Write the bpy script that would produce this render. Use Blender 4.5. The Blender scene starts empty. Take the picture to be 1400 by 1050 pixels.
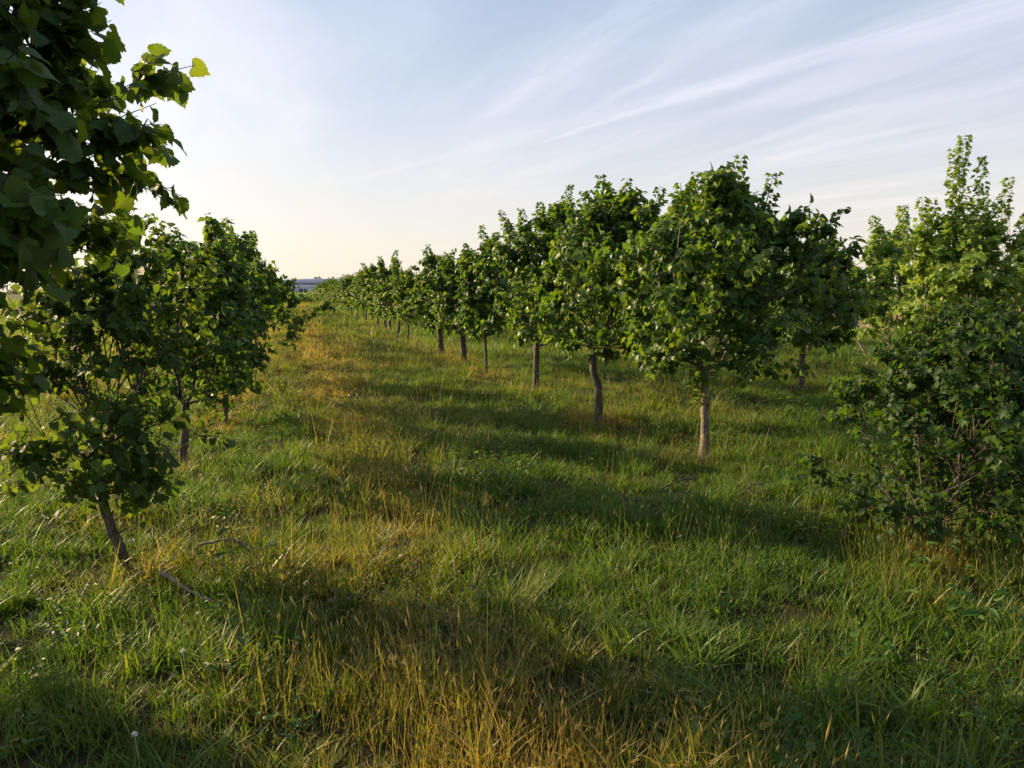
import bpy, math, random
import numpy as np
from mathutils import Vector, Matrix

# ------------------------------------------------------------------ camera, sky, sun, exposure
scene = bpy.context.scene
COL = scene.collection
F = 1052.0                      # focal length in pixels of the 1400 px wide picture
CAM_H = 1.6
HORIZON = 398.0
cam_d = bpy.data.cameras.new('camera'); cam = bpy.data.objects.new('camera', cam_d); COL.objects.link(cam)
cam_d.sensor_width = 36.0; cam_d.lens = 36.0 * F / 1400.0
cam_d.clip_start = 0.05; cam_d.clip_end = 6000
cam.location = (0, 0, CAM_H)
cam.rotation_euler = (math.radians(90) - math.atan((525 - HORIZON) / F), 0, 0)
scene.camera = cam

SUN_AZ = math.radians(-64.0)    # from +Y towards +X
SUN_EL = math.radians(19.5)
SUN_DIR = Vector((math.sin(SUN_AZ) * math.cos(SUN_EL), math.cos(SUN_AZ) * math.cos(SUN_EL), math.sin(SUN_EL)))
sun_d = bpy.data.lights.new('sun', 'SUN'); sun = bpy.data.objects.new('sun', sun_d); COL.objects.link(sun)
sun_d.energy = 5.0; sun_d.angle = math.radians(0.6); sun_d.color = (1.0, 0.74, 0.42)
sun.rotation_euler = (-SUN_DIR).to_track_quat('-Z', 'Y').to_euler()
sun.location = (-20, 15, 12)

world = bpy.data.worlds.new('World'); scene.world = world; world.use_nodes = True
wn = world.node_tree; wn.nodes.clear()
class G:
    """tiny node-graph helper"""
    def __init__(s, tree): s.t = tree
    def n(s, typ, **kw):
        nd = s.t.nodes.new(typ)
        for k, v in kw.items():
            if k == 'ins':
                for kk, vv in v.items(): s.put(nd.inputs[kk], vv)
            else: setattr(nd, k, v)
        return nd
    def put(s, sock, v):
        if isinstance(v, bpy.types.NodeSocket): s.t.links.new(v, sock)
        else: sock.default_value = v
    def m(s, op, a, b=0.0, c=0.0, clamp=False):
        nd = s.n('ShaderNodeMath', operation=op, use_clamp=clamp)
        s.put(nd.inputs[0], a); s.put(nd.inputs[1], b); s.put(nd.inputs[2], c)
        return nd.outputs[0]
    def mix(s, f, a, b, mode='MIX'):
        nd = s.n('ShaderNodeMix', data_type='RGBA', blend_type=mode)
        s.put(nd.inputs[0], f); s.put(nd.inputs[6], a); s.put(nd.inputs[7], b)
        return nd.outputs[2]
    def ramp(s, f, stops):
        nd = s.n('ShaderNodeValToRGB'); cr = nd.color_ramp
        while len(cr.elements) > 1: cr.elements.remove(cr.elements[-1])
        cr.elements[0].position = stops[0][0]; cr.elements[0].color = (*stops[0][1], 1)
        for p, c in stops[1:]:
            e = cr.elements.new(p); e.color = (*c, 1)
        s.put(nd.inputs[0], f); return nd.outputs[0]
    def noise(s, vec, scale, detail=4, rough=.55, dist=0.0):
        nd = s.n('ShaderNodeTexNoise', ins={'Scale': scale, 'Detail': detail, 'Roughness': rough, 'Distortion': dist})
        if vec is not None: s.put(nd.inputs['Vector'], vec)
        return nd.outputs['Fac']
    def sm(s, v, a, b, lo=0.0, hi=1.0):
        nd = s.n('ShaderNodeMapRange', interpolation_type='SMOOTHSTEP')
        for i, x in enumerate((v, a, b, lo, hi)): s.put(nd.inputs[i], x)
        return nd.outputs[0]
g = G(wn)
sky = g.n('ShaderNodeTexSky', sky_type='NISHITA')
sky.sun_disc = False; sky.sun_elevation = SUN_EL; sky.sun_rotation = SUN_AZ
sky.altitude = 0; sky.air_density = 1.0; sky.dust_density = 0.9; sky.ozone_density = 1.2
tc = g.n('ShaderNodeTexCoord').outputs['Generated']
sep = g.n('ShaderNodeSeparateXYZ', ins={0: tc})
X, Y, Z = sep.outputs
zc = g.m('MAXIMUM', Z, 0.03)
PX = g.m('DIVIDE', X, zc); PY = g.m('DIVIDE', Y, zc)
SA = math.radians(-70)          # streak direction on the cloud layer
ca, sa = math.cos(SA), math.sin(SA)
A = g.m('ADD', g.m('MULTIPLY', PX, ca), g.m('MULTIPLY', PY, sa))      # along the streaks
B = g.m('ADD', g.m('MULTIPLY', PX, -sa), g.m('MULTIPLY', PY, ca))     # across them
def comb(x, y, z=0.0): return g.n('ShaderNodeCombineXYZ', ins={0: x, 1: y, 2: z}).outputs[0]
warp = g.noise(comb(PX, PY), 0.7, 3)
Bw = g.m('ADD', B, g.m('MULTIPLY', warp, 0.5))
st1 = g.noise(comb(g.m('MULTIPLY', A, 0.20), g.m('MULTIPLY', Bw, 1.1)), 1.2, 5, .5, .25)
st2 = g.noise(comb(g.m('MULTIPLY', A, 0.6), g.m('MULTIPLY', Bw, 5.0), 3.7), 1.5, 6, .6, .5)
patch = g.noise(comb(PX, PY, 1.3), 0.55, 4)
streak = g.m('MULTIPLY', g.sm(st1, 0.36, 0.76), g.sm(patch, 0.3, 0.65, 0.35, 1.0))
streak = g.m('ADD', streak, g.m('MULTIPLY', g.sm(st2, 0.45, 0.85), 0.20))
# one aircraft trail that spreads out towards the right: a line across the cloud layer
def plane_pt(px, py):
    v = cam.rotation_euler.to_matrix() @ Vector(((px - 700) / F, -(py - 525) / F, -1)); v.normalize()
    return v.x / v.z, v.y / v.z
def trail(p0, p1, w0, w1, strength, seed, start=.35):
    q0 = plane_pt(*p0); q1 = plane_pt(*p1); tl = math.hypot(q1[0] - q0[0], q1[1] - q0[1]); tx, ty = (q1[0] - q0[0]) / tl, (q1[1] - q0[1]) / tl
    ex = g.m('SUBTRACT', PX, q0[0]); ey = g.m('SUBTRACT', PY, q0[1])
    ta = g.m('ADD', g.m('MULTIPLY', ex, tx), g.m('MULTIPLY', ey, ty)); tb = g.m('ADD', g.m('MULTIPLY', ex, -ty), g.m('MULTIPLY', ey, tx))
    tb = g.m('ADD', tb, g.m('MULTIPLY', g.m('SUBTRACT', g.noise(comb(PX, PY, seed), 2.4, 6, .6), 0.5), 0.05 + w1 * .9))
    tw = g.sm(ta, 0.4, tl, w0, w1); tr = g.m('DIVIDE', tb, tw); tr = g.m('POWER', 2.718, g.m('MULTIPLY', g.m('MULTIPLY', tr, tr), -1.0))
    tr = g.m('MULTIPLY', tr, g.sm(ta, -0.25, start)); fib = g.noise(comb(g.m('MULTIPLY', ta, .8), g.m('MULTIPLY', tb, 9.0), seed), 2.0, 6, .6)
    return g.m('MULTIPLY', g.m('MULTIPLY', tr, g.sm(fib, 0.2, 0.7, 0.35, 1.0)), strength)
tr = g.m('ADD', trail((735, 197), (1400, -18), .026, .17, .46, 9.0), trail((640, 175), (860, 20), .07, .16, .40, 4.0, .7))
tr = g.m('ADD', tr, trail((790, 165), (1060, -5), .04, .12, .34, 6.0, .7))
tr = g.m('ADD', tr, trail((960, 220), (1400, 60), .05, .16, .26, 2.0, .9))
tr = g.m('ADD', tr, trail((470, 250), (700, 190), .05, .14, .26, 7.0, .9))
streak = g.m('ADD', g.m('MULTIPLY', streak, 0.40), g.m('MULTIPLY', tr, .58))
# veil, thicker towards the sun and the horizon
dsun = g.n('ShaderNodeVectorMath', operation='DOT_PRODUCT', ins={0: tc, 1: SUN_DIR}).outputs['Value']
near_sun = g.m('POWER', g.m('MAXIMUM', dsun, 0.0), 10.0)
veil = g.m('ADD', g.sm(Z, .0, .42, .80, .40), g.m('MULTIPLY', near_sun, 0.15))
dens = g.m('ADD', veil, g.m('MULTIPLY', streak, g.sm(Z, 0.02, 0.16, 0.15, 1.0)), clamp=True)
glow = g.m('ADD', 1.0, g.m('MULTIPLY', g.m('POWER', g.m('MAXIMUM', dsun, 0.0), 7.0), .80))
cl_col = g.ramp(g.m('MULTIPLY', Z, 2.2), [(0.0, (1.0, .86, .72)), (0.16, (.93, .86, .80)), (0.4, (.82, .83, .90)), (0.9, (.66, .75, .97))])
CLOUD = 7.4
cl_col = g.mix(g.m('MULTIPLY', g.m('POWER', g.m('MAXIMUM', dsun, 0.0), 6.0), 1.0, clamp=True), cl_col, (1.14, .98, .74, 1))
cl = g.n('ShaderNodeVectorMath', operation='SCALE', ins={0: cl_col, 'Scale': g.m('MULTIPLY', glow, CLOUD)}).outputs[0]
skycol = g.mix(dens, sky.outputs[0], cl)
bg = g.n('ShaderNodeBackground', ins={'Color': skycol, 'Strength': 0.065})
g.t.links.new(bg.outputs[0], g.n('ShaderNodeOutputWorld').inputs[0])

scene.view_settings.view_transform = 'Standard'; scene.view_settings.look = 'None'
scene.view_settings.gamma = 1.0; scene.view_settings.use_curve_mapping = False
scene.view_settings.exposure = 1.12
scene.cycles.max_bounces = 8; scene.cycles.transmission_bounces = 4; scene.cycles.transparent_max_bounces = 4
scene.cycles.diffuse_bounces = 4

# ------------------------------------------------------------------ helpers
def tag(o, label=None, cat=None, group=None, kind=None):
    if label: o['label'] = label
    if cat: o['category'] = cat
    if group: o['group'] = group
    if kind: o['kind'] = kind
    return o
def empty(name, loc, rz=0.0):
    o = bpy.data.objects.new(name, None); o.empty_display_size = .2
    o.location = loc; o.rotation_euler = (0, 0, rz); COL.objects.link(o); return o
def link(name, me, parent=None, loc=(0, 0, 0)):
    o = bpy.data.objects.new(name, me); o.location = loc; COL.objects.link(o)
    if parent: o.parent = parent
    return o
def mesh_np(name, V, T, mat, smooth=False, attrs=None, uv=None):
    """triangle mesh from arrays; attrs are per-vertex floats, uv per-vertex (n,2)"""
    me = bpy.data.meshes.new(name)
    V = np.asarray(V, np.float32); T = np.asarray(T, np.int32)
    me.vertices.add(len(V)); me.vertices.foreach_set('co', V.ravel())
    me.loops.add(T.size); me.loops.foreach_set('vertex_index', T.ravel())
    me.polygons.add(len(T)); me.polygons.foreach_set('loop_start', np.arange(0, T.size, 3, dtype=np.int32))
    me.polygons.foreach_set('loop_total', np.full(len(T), 3, np.int32))
    if smooth: me.polygons.foreach_set('use_smooth', np.ones(len(T), bool))
    for k, a in (attrs or {}).items():
        at = me.attributes.new(k, 'FLOAT', 'POINT'); at.data.foreach_set('value', np.asarray(a, np.float32))
    if uv is not None:
        at = me.attributes.new('luv', 'FLOAT2', 'POINT'); at.data.foreach_set('vector', np.asarray(uv, np.float32).ravel())
    me.update(calc_edges=True); me.validate()
    for x in (mat if isinstance(mat, (list, tuple)) else [mat]): me.materials.append(x)
    return me
def ground_xy(px, py):
    """pixel of the 1400x1050 picture to the point of the ground under it"""
    v = cam.rotation_euler.to_matrix() @ Vector(((px - 700) / F, -(py - 525) / F, -1))
    t = CAM_H / -v.z
    return v.x * t, v.y * t
ROW = math.radians(15.7)
UX, UY = -math.sin(ROW), math.cos(ROW)         # along the rows
NX, NY = math.cos(ROW), math.sin(ROW)          # across the rows
def row_pt(p, s): return p * NX + s * UX, p * NY + s * UY
def bump_h(x, y):
    return (0.035 * np.sin(x * 1.3 + 0.7 * np.sin(y * .9)) * np.cos(y * 1.1 + .5) + 0.02 * np.sin(x * 3.1 + y * 2.3)
            + 0.015 * np.sin(y * 4.3 - x * 1.7)) * np.exp(-np.maximum(np.hypot(x, y) - 25, 0) / 30.0)
def vnoise(x, y, sc, seed=0):
    """smooth value noise"""
    x = np.asarray(x) / sc + seed * 17.3; y = np.asarray(y) / sc + seed * 7.9
    xi = np.floor(x); yi = np.floor(y); xf = x - xi; yf = y - yi
    xf = xf * xf * (3 - 2 * xf); yf = yf * yf * (3 - 2 * yf)
    def h(a, b): return np.modf(np.abs(np.sin(a * 127.1 + b * 311.7 + seed * 3.1) * 43758.5453))[0]
    return (h(xi, yi) * (1 - xf) + h(xi + 1, yi) * xf) * (1 - yf) + (h(xi, yi + 1) * (1 - xf) + h(xi + 1, yi + 1) * xf) * yf

# ------------------------------------------------------------------ materials
def new_mat(name):
    m = bpy.data.materials.new(name); m.use_nodes = True; m.node_tree.nodes.clear()
    return m, G(m.node_tree)
def attr(g, name, kind='GEOMETRY', out='Fac'):
    return g.n('ShaderNodeAttribute', attribute_name=name, attribute_type=kind).outputs[out]
def leaf_mat(name, stops, trans, veins=False, tmix=.36, rough=.42):
    m, g = new_mat(name)
    r = attr(g, 'rnd')
    geo = g.n('ShaderNodeNewGeometry')
    base = g.ramp(r, stops)
    base = g.mix(g.m('MULTIPLY', geo.outputs['Backfacing'], 0.5), base, (.075, .13, .035, 1))
    tcol = g.mix(r, (*trans[0], 1), (*trans[1], 1))
    bs = g.n('ShaderNodeBsdfPrincipled', ins={'Roughness': rough, 'Specular IOR Level': .22})
    if veins:
        luv = attr(g, 'luv', out='Vector')
        s = g.n('ShaderNodeSeparateXYZ', ins={0: luv}); u, v = s.outputs[0], s.outputs[1]
        au = g.m('ABSOLUTE', u)
        w = g.m('SINE', g.m('MULTIPLY', g.m('SUBTRACT', v, g.m('MULTIPLY', au, 0.75)), 46.0))
        side = g.sm(w, 0.80, 1.0)
        mid = g.sm(au, 0.03, 0.0)
        vn = g.m('MAXIMUM', side, mid)
        fine = g.noise(luv, 26, 3)
        base = g.mix(g.m('MULTIPLY', vn, .35), base, (.13, .20, .05, 1))
        base = g.mix(g.m('MULTIPLY', g.sm(fine, .4, .7), .35), base, (.03, .06, .015, 1))
        tcol = g.mix(g.m('MULTIPLY', vn, .45), tcol, (.10, .17, .02, 1))
        bp = g.n('ShaderNodeBump', ins={'Strength': .5, 'Distance': .004, 'Height': g.m('SUBTRACT', g.m('MULTIPLY', fine, .5), vn)})
        g.put(bs.inputs['Normal'], bp.outputs[0])
    g.put(bs.inputs['Base Color'], base)
    tr = g.n('ShaderNodeBsdfTranslucent', ins={'Color': tcol})
    mx = g.n('ShaderNodeMixShader', ins={0: tmix, 1: bs.outputs[0], 2: tr.outputs[0]})
    g.t.links.new(mx.outputs[0], g.n('ShaderNodeOutputMaterial').inputs[0])
    return m
HAZEL = [(0, (.015, .046, .009)), (.45, (.033, .082, .014)), (.8, (.078, .140, .026)), (.95, (.15, .19, .05)), (1, (.17, .13, .04))]
M_LEAF = leaf_mat('hazel_leaf', HAZEL, ((.13, .30, .012), (.34, .45, .03)), tmix=.34)
M_LEAFN = leaf_mat('hazel_leaf_veined', [(0, (.016, .054, .010)), (.6, (.038, .095, .016)), (1, (.075, .145, .026))],
                   ((.14, .27, .02), (.34, .42, .02)), veins=True, tmix=.36, rough=.5)
M_LEAFL = leaf_mat('light_green_leaf', [(0, (.09, .16, .025)), (.5, (.16, .25, .04)), (1, (.25, .31, .07))], ((.30, .48, .04), (.46, .55, .08)), tmix=.38)
M_LEAFD = leaf_mat('shaded_bush_leaf', [(0, (.009, .032, .005)), (.6, (.020, .056, .008)), (1, (.05, .10, .016))], ((.09, .22, .01), (.2, .34, .02)), tmix=.3, rough=.55)  # the bush's shade is put into a darker leaf green

def grass_mat(name, greens, dry):
    """blade colour by random value per blade, dryness per clump (far off also grazing-sun yellow), tan towards the tip when dry"""
    m, g = new_mat(name)
    r = attr(g, 'rnd'); h = attr(g, 'hgt')
    d = attr(g, 'dry', 'INSTANCER')
    gr = g.ramp(r, greens); dr = g.ramp(r, dry)
    f = g.sm(g.m('ADD', g.m('MULTIPLY', d, 1.35), g.m('MULTIPLY', r, .55)), .55, 1.15)
    c = g.mix(f, gr, dr)
    bs = g.n('ShaderNodeBsdfPrincipled', ins={'Base Color': c, 'Roughness': .5, 'Specular IOR Level': .35})
    tc_ = g.mix(f, (.17, .31, .012, 1), (.60, .44, .045, 1))
    tr = g.n('ShaderNodeBsdfTranslucent', ins={'Color': tc_})
    mx = g.n('ShaderNodeMixShader', ins={0: .38, 1: bs.outputs[0], 2: tr.outputs[0]})
    g.t.links.new(mx.outputs[0], g.n('ShaderNodeOutputMaterial').inputs[0])
    return m
GREENS = [(0, (.012, .040, .004)), (.4, (.032, .082, .008)), (.75, (.085, .150, .016)), (1, (.18, .20, .040))]
DRYS = [(0, (.09, .10, .012)), (.4, (.17, .16, .018)), (.8, (.24, .19, .04)), (1, (.34, .27, .10))]
M_GRASS = grass_mat('grass_blade', GREENS, DRYS)
M_STALK = grass_mat('seed_stalk', [(0, (.09, .13, .015)), (.5, (.17, .18, .03)), (1, (.28, .23, .06))], [(0, (.15, .13, .025)), (.5, (.26, .20, .05)), (1, (.38, .29, .12))])
M_WEED = grass_mat('weed_leaf', [(0, (.018, .07, .010)), (.6, (.035, .11, .014)), (1, (.07, .15, .02))], [(0, (.06, .07, .02)), (1, (.14, .13, .04))])

def bark_mat(name, c1, c2, c3):
    m, g = new_mat(name)
    co = g.n('ShaderNodeTexCoord').outputs['Object']
    mp = g.n('ShaderNodeMapping', ins={0: co, 'Scale': (1, 1, .35)}).outputs[0]
    n1 = g.noise(mp, 22, 6, .7); n2 = g.noise(co, 14, 5); n3 = g.noise(mp, 90, 3)
    c = g.mix(g.sm(n1, .35, .68), (*c1, 1), (*c2, 1)); c = g.mix(g.sm(n2, .5, .72), c, (*c3, 1))
    bp = g.n('ShaderNodeBump', ins={'Strength': 1.0, 'Distance': .03, 'Height': g.m('ADD', n1, g.m('MULTIPLY', n3, .35))})
    bs = g.n('ShaderNodeBsdfPrincipled', ins={'Base Color': c, 'Roughness': .85, 'Normal': bp.outputs[0]})
    g.t.links.new(bs.outputs[0], g.n('ShaderNodeOutputMaterial').inputs[0]); return m
M_BARK = bark_mat('hazel_bark', (.028, .024, .017), (.15, .125, .09), (.09, .09, .06))
M_MOTTLE = bark_mat('mottled_bark', (.06, .042, .032), (.36, .29, .22), (.13, .11, .08))
M_STICK = bark_mat('dead_wood', (.20, .15, .10), (.42, .33, .23), (.30, .24, .17))
M_PALE = bark_mat('pale_bark', (.30, .22, .18), (.52, .42, .36), (.40, .32, .27))

def simple_mat(name, col, rough=.7, noise=0.0, nscale=3.0, col2=None):
    m, g = new_mat(name)
    c = (*col, 1)
    if noise:
        co = g.n('ShaderNodeTexCoord').outputs['Object']
        c = g.mix(g.m('MULTIPLY', g.sm(g.noise(co, nscale, 5), .3, .7), noise), c, (*(col2 or tuple(x * .5 for x in col)), 1))
    bs = g.n('ShaderNodeBsdfPrincipled', ins={'Base Color': c, 'Roughness': rough})
    g.t.links.new(bs.outputs[0], g.n('ShaderNodeOutputMaterial').inputs[0]); return m

# ground: dark thatch and soil under the grass, greener far away
mg, g = new_mat('meadow_soil')
pos = g.n('ShaderNodeNewGeometry').outputs['Position']
n1 = g.noise(pos, .45, 5); n2 = g.noise(pos, 3.0, 6, .65); n3 = g.noise(pos, 30, 4, .7)
c = g.mix(g.sm(n2, .35, .65), (.020, .026, .009, 1), (.048, .046, .018, 1))
c = g.mix(g.m('MULTIPLY', g.sm(n3, .45, .7), .5), c, (.085, .062, .034, 1))
far = g.mix(g.sm(n1, .35, .65), (.065, .085, .02, 1), (.11, .105, .028, 1))
far = g.mix(g.m('MULTIPLY', g.sm(n3, .4, .7), .35), far, (.035, .055, .013, 1))
ln = g.n('ShaderNodeVectorMath', operation='LENGTH', ins={0: pos}).outputs['Value']
c = g.mix(g.sm(ln, 12, 45), c, far)
bp = g.n('ShaderNodeBump', ins={'Strength': .9, 'Distance': .08, 'Height': g.m('ADD', n2, g.m('MULTIPLY', n3, .6))})
bs = g.n('ShaderNodeBsdfPrincipled', ins={'Base Color': c, 'Roughness': .95, 'Normal': bp.outputs[0], 'Specular IOR Level': .1})
g.t.links.new(bs.outputs[0], g.n('ShaderNodeOutputMaterial').inputs[0])
mf, g = new_mat('ploughed_soil')
pos = g.n('ShaderNodeNewGeometry').outputs['Position']
n1 = g.noise(pos, .15, 5); n2 = g.noise(pos, 4.0, 6, .7)
c = g.mix(g.sm(n1, .3, .7), (.22, .125, .065, 1), (.30, .18, .10, 1)); c = g.mix(g.m('MULTIPLY', g.sm(n2, .4, .7), .5), c, (.13, .075, .04, 1))
bp = g.n('ShaderNodeBump', ins={'Strength': 1.0, 'Distance': .15, 'Height': n2})
bs = g.n('ShaderNodeBsdfPrincipled', ins={'Base Color': c, 'Roughness': .95, 'Normal': bp.outputs[0]})
g.t.links.new(bs.outputs[0], g.n('ShaderNodeOutputMaterial').inputs[0])

# ------------------------------------------------------------------ ground sheets
def grid(xs, ys, hf, name, mat, cut=None):
    XX, YY = np.meshgrid(xs, ys); ZZ = hf(XX, YY)
    V = np.stack([XX.ravel(), YY.ravel(), ZZ.ravel()], 1); nx = len(xs)
    i = np.arange(len(ys) - 1)[:, None] * nx + np.arange(nx - 1)[None]; i = i.ravel()
    T = np.concatenate([np.stack([i, i + 1, i + nx + 1], 1), np.stack([i, i + nx + 1, i + nx], 1)])
    return link(name, mesh_np(name, V, T, mat, smooth=True))
def axis(lim, fine, step):
    inner = np.arange(-fine, fine + .01, step)
    out = fine * np.geomspace(1.08, lim / fine, 26)
    return np.concatenate([-out[::-1], inner, out])
tag(grid(axis(3000, 32, .32), axis(3000, 32, .32), bump_h, 'ground', mg), kind='structure',
    label='flat meadow floor of thatch and soil under the orchard grass')
# brown tilled field beyond the last orchard row on the right, a strip parallel to the rows
PF = [row_pt(21.5, -60), row_pt(21.5, 240), row_pt(260, 240), row_pt(260, -60)]
NS = 60; V = []; T = []
for i in range(NS + 1):
    for j in range(NS + 1):
        s = -60 + 300 * i / NS; p = 21.5 + 240 * (j / NS) ** 2 + (0.5 * math.sin(s * .7) if j == 0 else 0)
        x, y = row_pt(p, s); V.append((x, y, 0.06 + bump_h(np.float64(x), np.float64(y))))
for i in range(NS):
    for j in range(NS):
        a = i * (NS + 1) + j; T += [(a, a + 1, a + NS + 2), (a, a + NS + 2, a + NS + 1)]
o = link('ploughed_field', mesh_np('ploughed_field', V, T, mf, smooth=True))
tag(o, 'bare brown tilled field beyond the last row on the right', kind='structure')

# ------------------------------------------------------------------ leaf templates (base at origin, midrib along +Y, length 1)
def leaf_outline(kind):
    if kind == 'near':    # toothed heart with a drawn-out tip
        half = [(0, 0), (.16, -.07), (.34, -.04), (.42, .07), (.50, .15), (.47, .22), (.53, .33), (.48, .40), (.50, .52), (.42, .58),
                (.40, .70), (.29, .73), (.24, .84), (.13, .86), (.0, 1.04)]
    elif kind == 'mid':
        half = [(0, 0), (.26, -.07), (.47, .16), (.49, .40), (.36, .66), (.14, .86), (0, 1.08)]
    elif kind == 'lobed':
        half = [(0, 0), (.30, -.02), (.50, .16), (.36, .34), (.56, .56), (.26, .62), (0, 1.0)]
    else:
        half = [(0, 0), (.46, .30), (.30, .78), (0, 1.0)]
    return half
def leaf_template(kind, rs):
    half = leaf_outline(kind)
    n = len(half)
    fold = {'near': .30, 'mid': .42, 'lobed': .4, 'far': .4}[kind]
    droop = rs.uniform(.10, .50); curl = rs.uniform(-.28, .32)
    P = []; uv = []
    def put(x, y):
        z = fold * abs(x) * (1 - .5 * y) - droop * y * y + curl * x * y + .06 * math.sin(7 * y + 5 * x)* abs(x)*2
        P.append((x, y, z)); uv.append((x, y))
    # midrib points matching inner outline points
    mids = [0.0] + [max(.04, min(.96, h[1])) for h in half[1:-1]] + [1.0]
    for k, (x, y) in enumerate(half): put(x, y)              # right side 0..n-1
    base_l = n
    for k in range(1, n - 1): put(-half[k][0] * rs.uniform(.9, 1.05), half[k][1] + rs.uniform(-.02, .02))
    nm = 3 if kind in ('near',) else (1 if kind != 'far' else 0)
    T = []
    if nm == 0:
        # right fan and left fan from base, sharing the midrib edge base-tip
        for k in range(1, n - 1): T.append((0, k, k + 1))
        L = [base_l + k for k in range(n - 2)] + [n - 1]
        for k in range(len(L) - 1): T.append((0, L[k + 1], L[k]))
    else:
        mi = []
        for q in range(nm):
            mi.append(len(P)); put(0, (q + 1) / (nm + 1))
        chain = [0] + mi + [n - 1]; cy = [P[c][1] for c in chain]
        def side(ids, flip):
            seq = [0] + ids + [n - 1]; j = 0
            for k in range(len(seq) - 1):
                a, b = seq[k], seq[k + 1]
                while j < len(chain) - 2 and P[a][1] > (cy[j] + cy[j + 1]) / 2 + .02:
                    t = (a, chain[j + 1], chain[j]); T.append(t if not flip else t[::-1]); j += 1
                if len({a, b, chain[j]}) == 3:
                    t = (a, b, chain[j]); T.append(t if not flip else t[::-1])
            while j < len(chain) - 2:
                t = (n - 1, chain[j + 1], chain[j])
                if len(set(t)) == 3: T.append(t if not flip else t[::-1])
                j += 1
        side(list(range(1, n - 1)), False); side([base_l + k for k in range(n - 2)], True)
    # petiole
    if kind == 'near':
        b = len(P)
        P.extend([(-.012, 0, 0), (.012, 0, 0), (0, -.22, .10)]); uv.extend([(0, 0)] * 3); T.append((b, b + 1, b + 2))
    P = np.array(P, float)
    return P, np.array(T, int), np.array(uv, float)
_rs = random.Random(5)
TPL = {k: [leaf_template(k, _rs) for _ in range(5)] for k in ('near', 'mid', 'lobed', 'far')}

def norm(a): return a / np.maximum(np.linalg.norm(a, axis=-1, keepdims=True), 1e-9)
def frames(mid, up):
    y = norm(mid); z = norm(up - (up * y).sum(-1, keepdims=True) * y); x = np.cross(y, z)
    return np.stack([x, y, z], -1)          # columns
def leaves_mesh(name, pos, mid, up, size, kind, mat, rng, rnd=None):
    k = len(pos); R = frames(mid, up); which = rng.integers(0, 5, k)
    Vs, Ts, Rn, Uv = [], [], [], []; off = 0
    rnd = rng.random(k) if rnd is None else rnd
    for w in range(5):
        idx = np.nonzero(which == w)[0]
        if not len(idx): continue
        P, T, U = TPL[kind][w]
        V = np.einsum('kij,nj->kni', R[idx], P) * size[idx][:, None, None] + pos[idx][:, None]
        Vs.append(V.reshape(-1, 3)); Ts.append((T[None] + (np.arange(len(idx)) * len(P))[:, None, None] + off).reshape(-1, 3))
        off += len(idx) * len(P); Rn.append(np.repeat(rnd[idx], len(P))); Uv.append(np.tile(U, (len(idx), 1)))
    return mesh_np(name, np.concatenate(Vs), np.concatenate(Ts), mat, attrs={'rnd': np.concatenate(Rn)}, uv=np.concatenate(Uv))

class Tubes:
    def __init__(s): s.V = []; s.T = []; s.n = 0
    def add(s, pts, rad, sides=6, rng=None, wob=0.0):
        pts = np.asarray(pts, float); rad = np.asarray(rad, float); n = len(pts)
        t = norm(np.gradient(pts, axis=0)); ref = np.array([1., 0, 0]) if abs(t[0, 0]) < .8 else np.array([0, 1., 0])
        x = norm(ref - (t * ref).sum(1, keepdims=True) * t); y = np.cross(t, x)
        a = np.arange(sides) * 2 * math.pi / sides
        rr = np.repeat(rad[:, None], sides, 1)
        if wob and rng is not None: rr = rr * (1 + wob * rng.standard_normal(rr.shape))
        ring = pts[:, None] + rr[..., None] * (np.cos(a)[None, :, None] * x[:, None] + np.sin(a)[None, :, None] * y[:, None])
        s.V.append(ring.reshape(-1, 3)); i = np.arange(n - 1)[:, None] * sides + np.arange(sides)[None]
        j = np.arange(n - 1)[:, None] * sides + (np.arange(sides)[None] + 1) % sides
        T = np.concatenate([np.stack([i, j, j + sides], -1).reshape(-1, 3), np.stack([i, j + sides, i + sides], -1).reshape(-1, 3)])
        s.T.append(T + s.n)
        # cap
        s.T.append(np.array([[(n - 1) * sides, (n - 1) * sides + k, (n - 1) * sides + k + 1] for k in range(1, sides - 1)]) + s.n)
        s.n += n * sides
    def mesh(s, name, mat): return mesh_np(name, np.concatenate(s.V), np.concatenate(s.T), mat, smooth=True)

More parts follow.
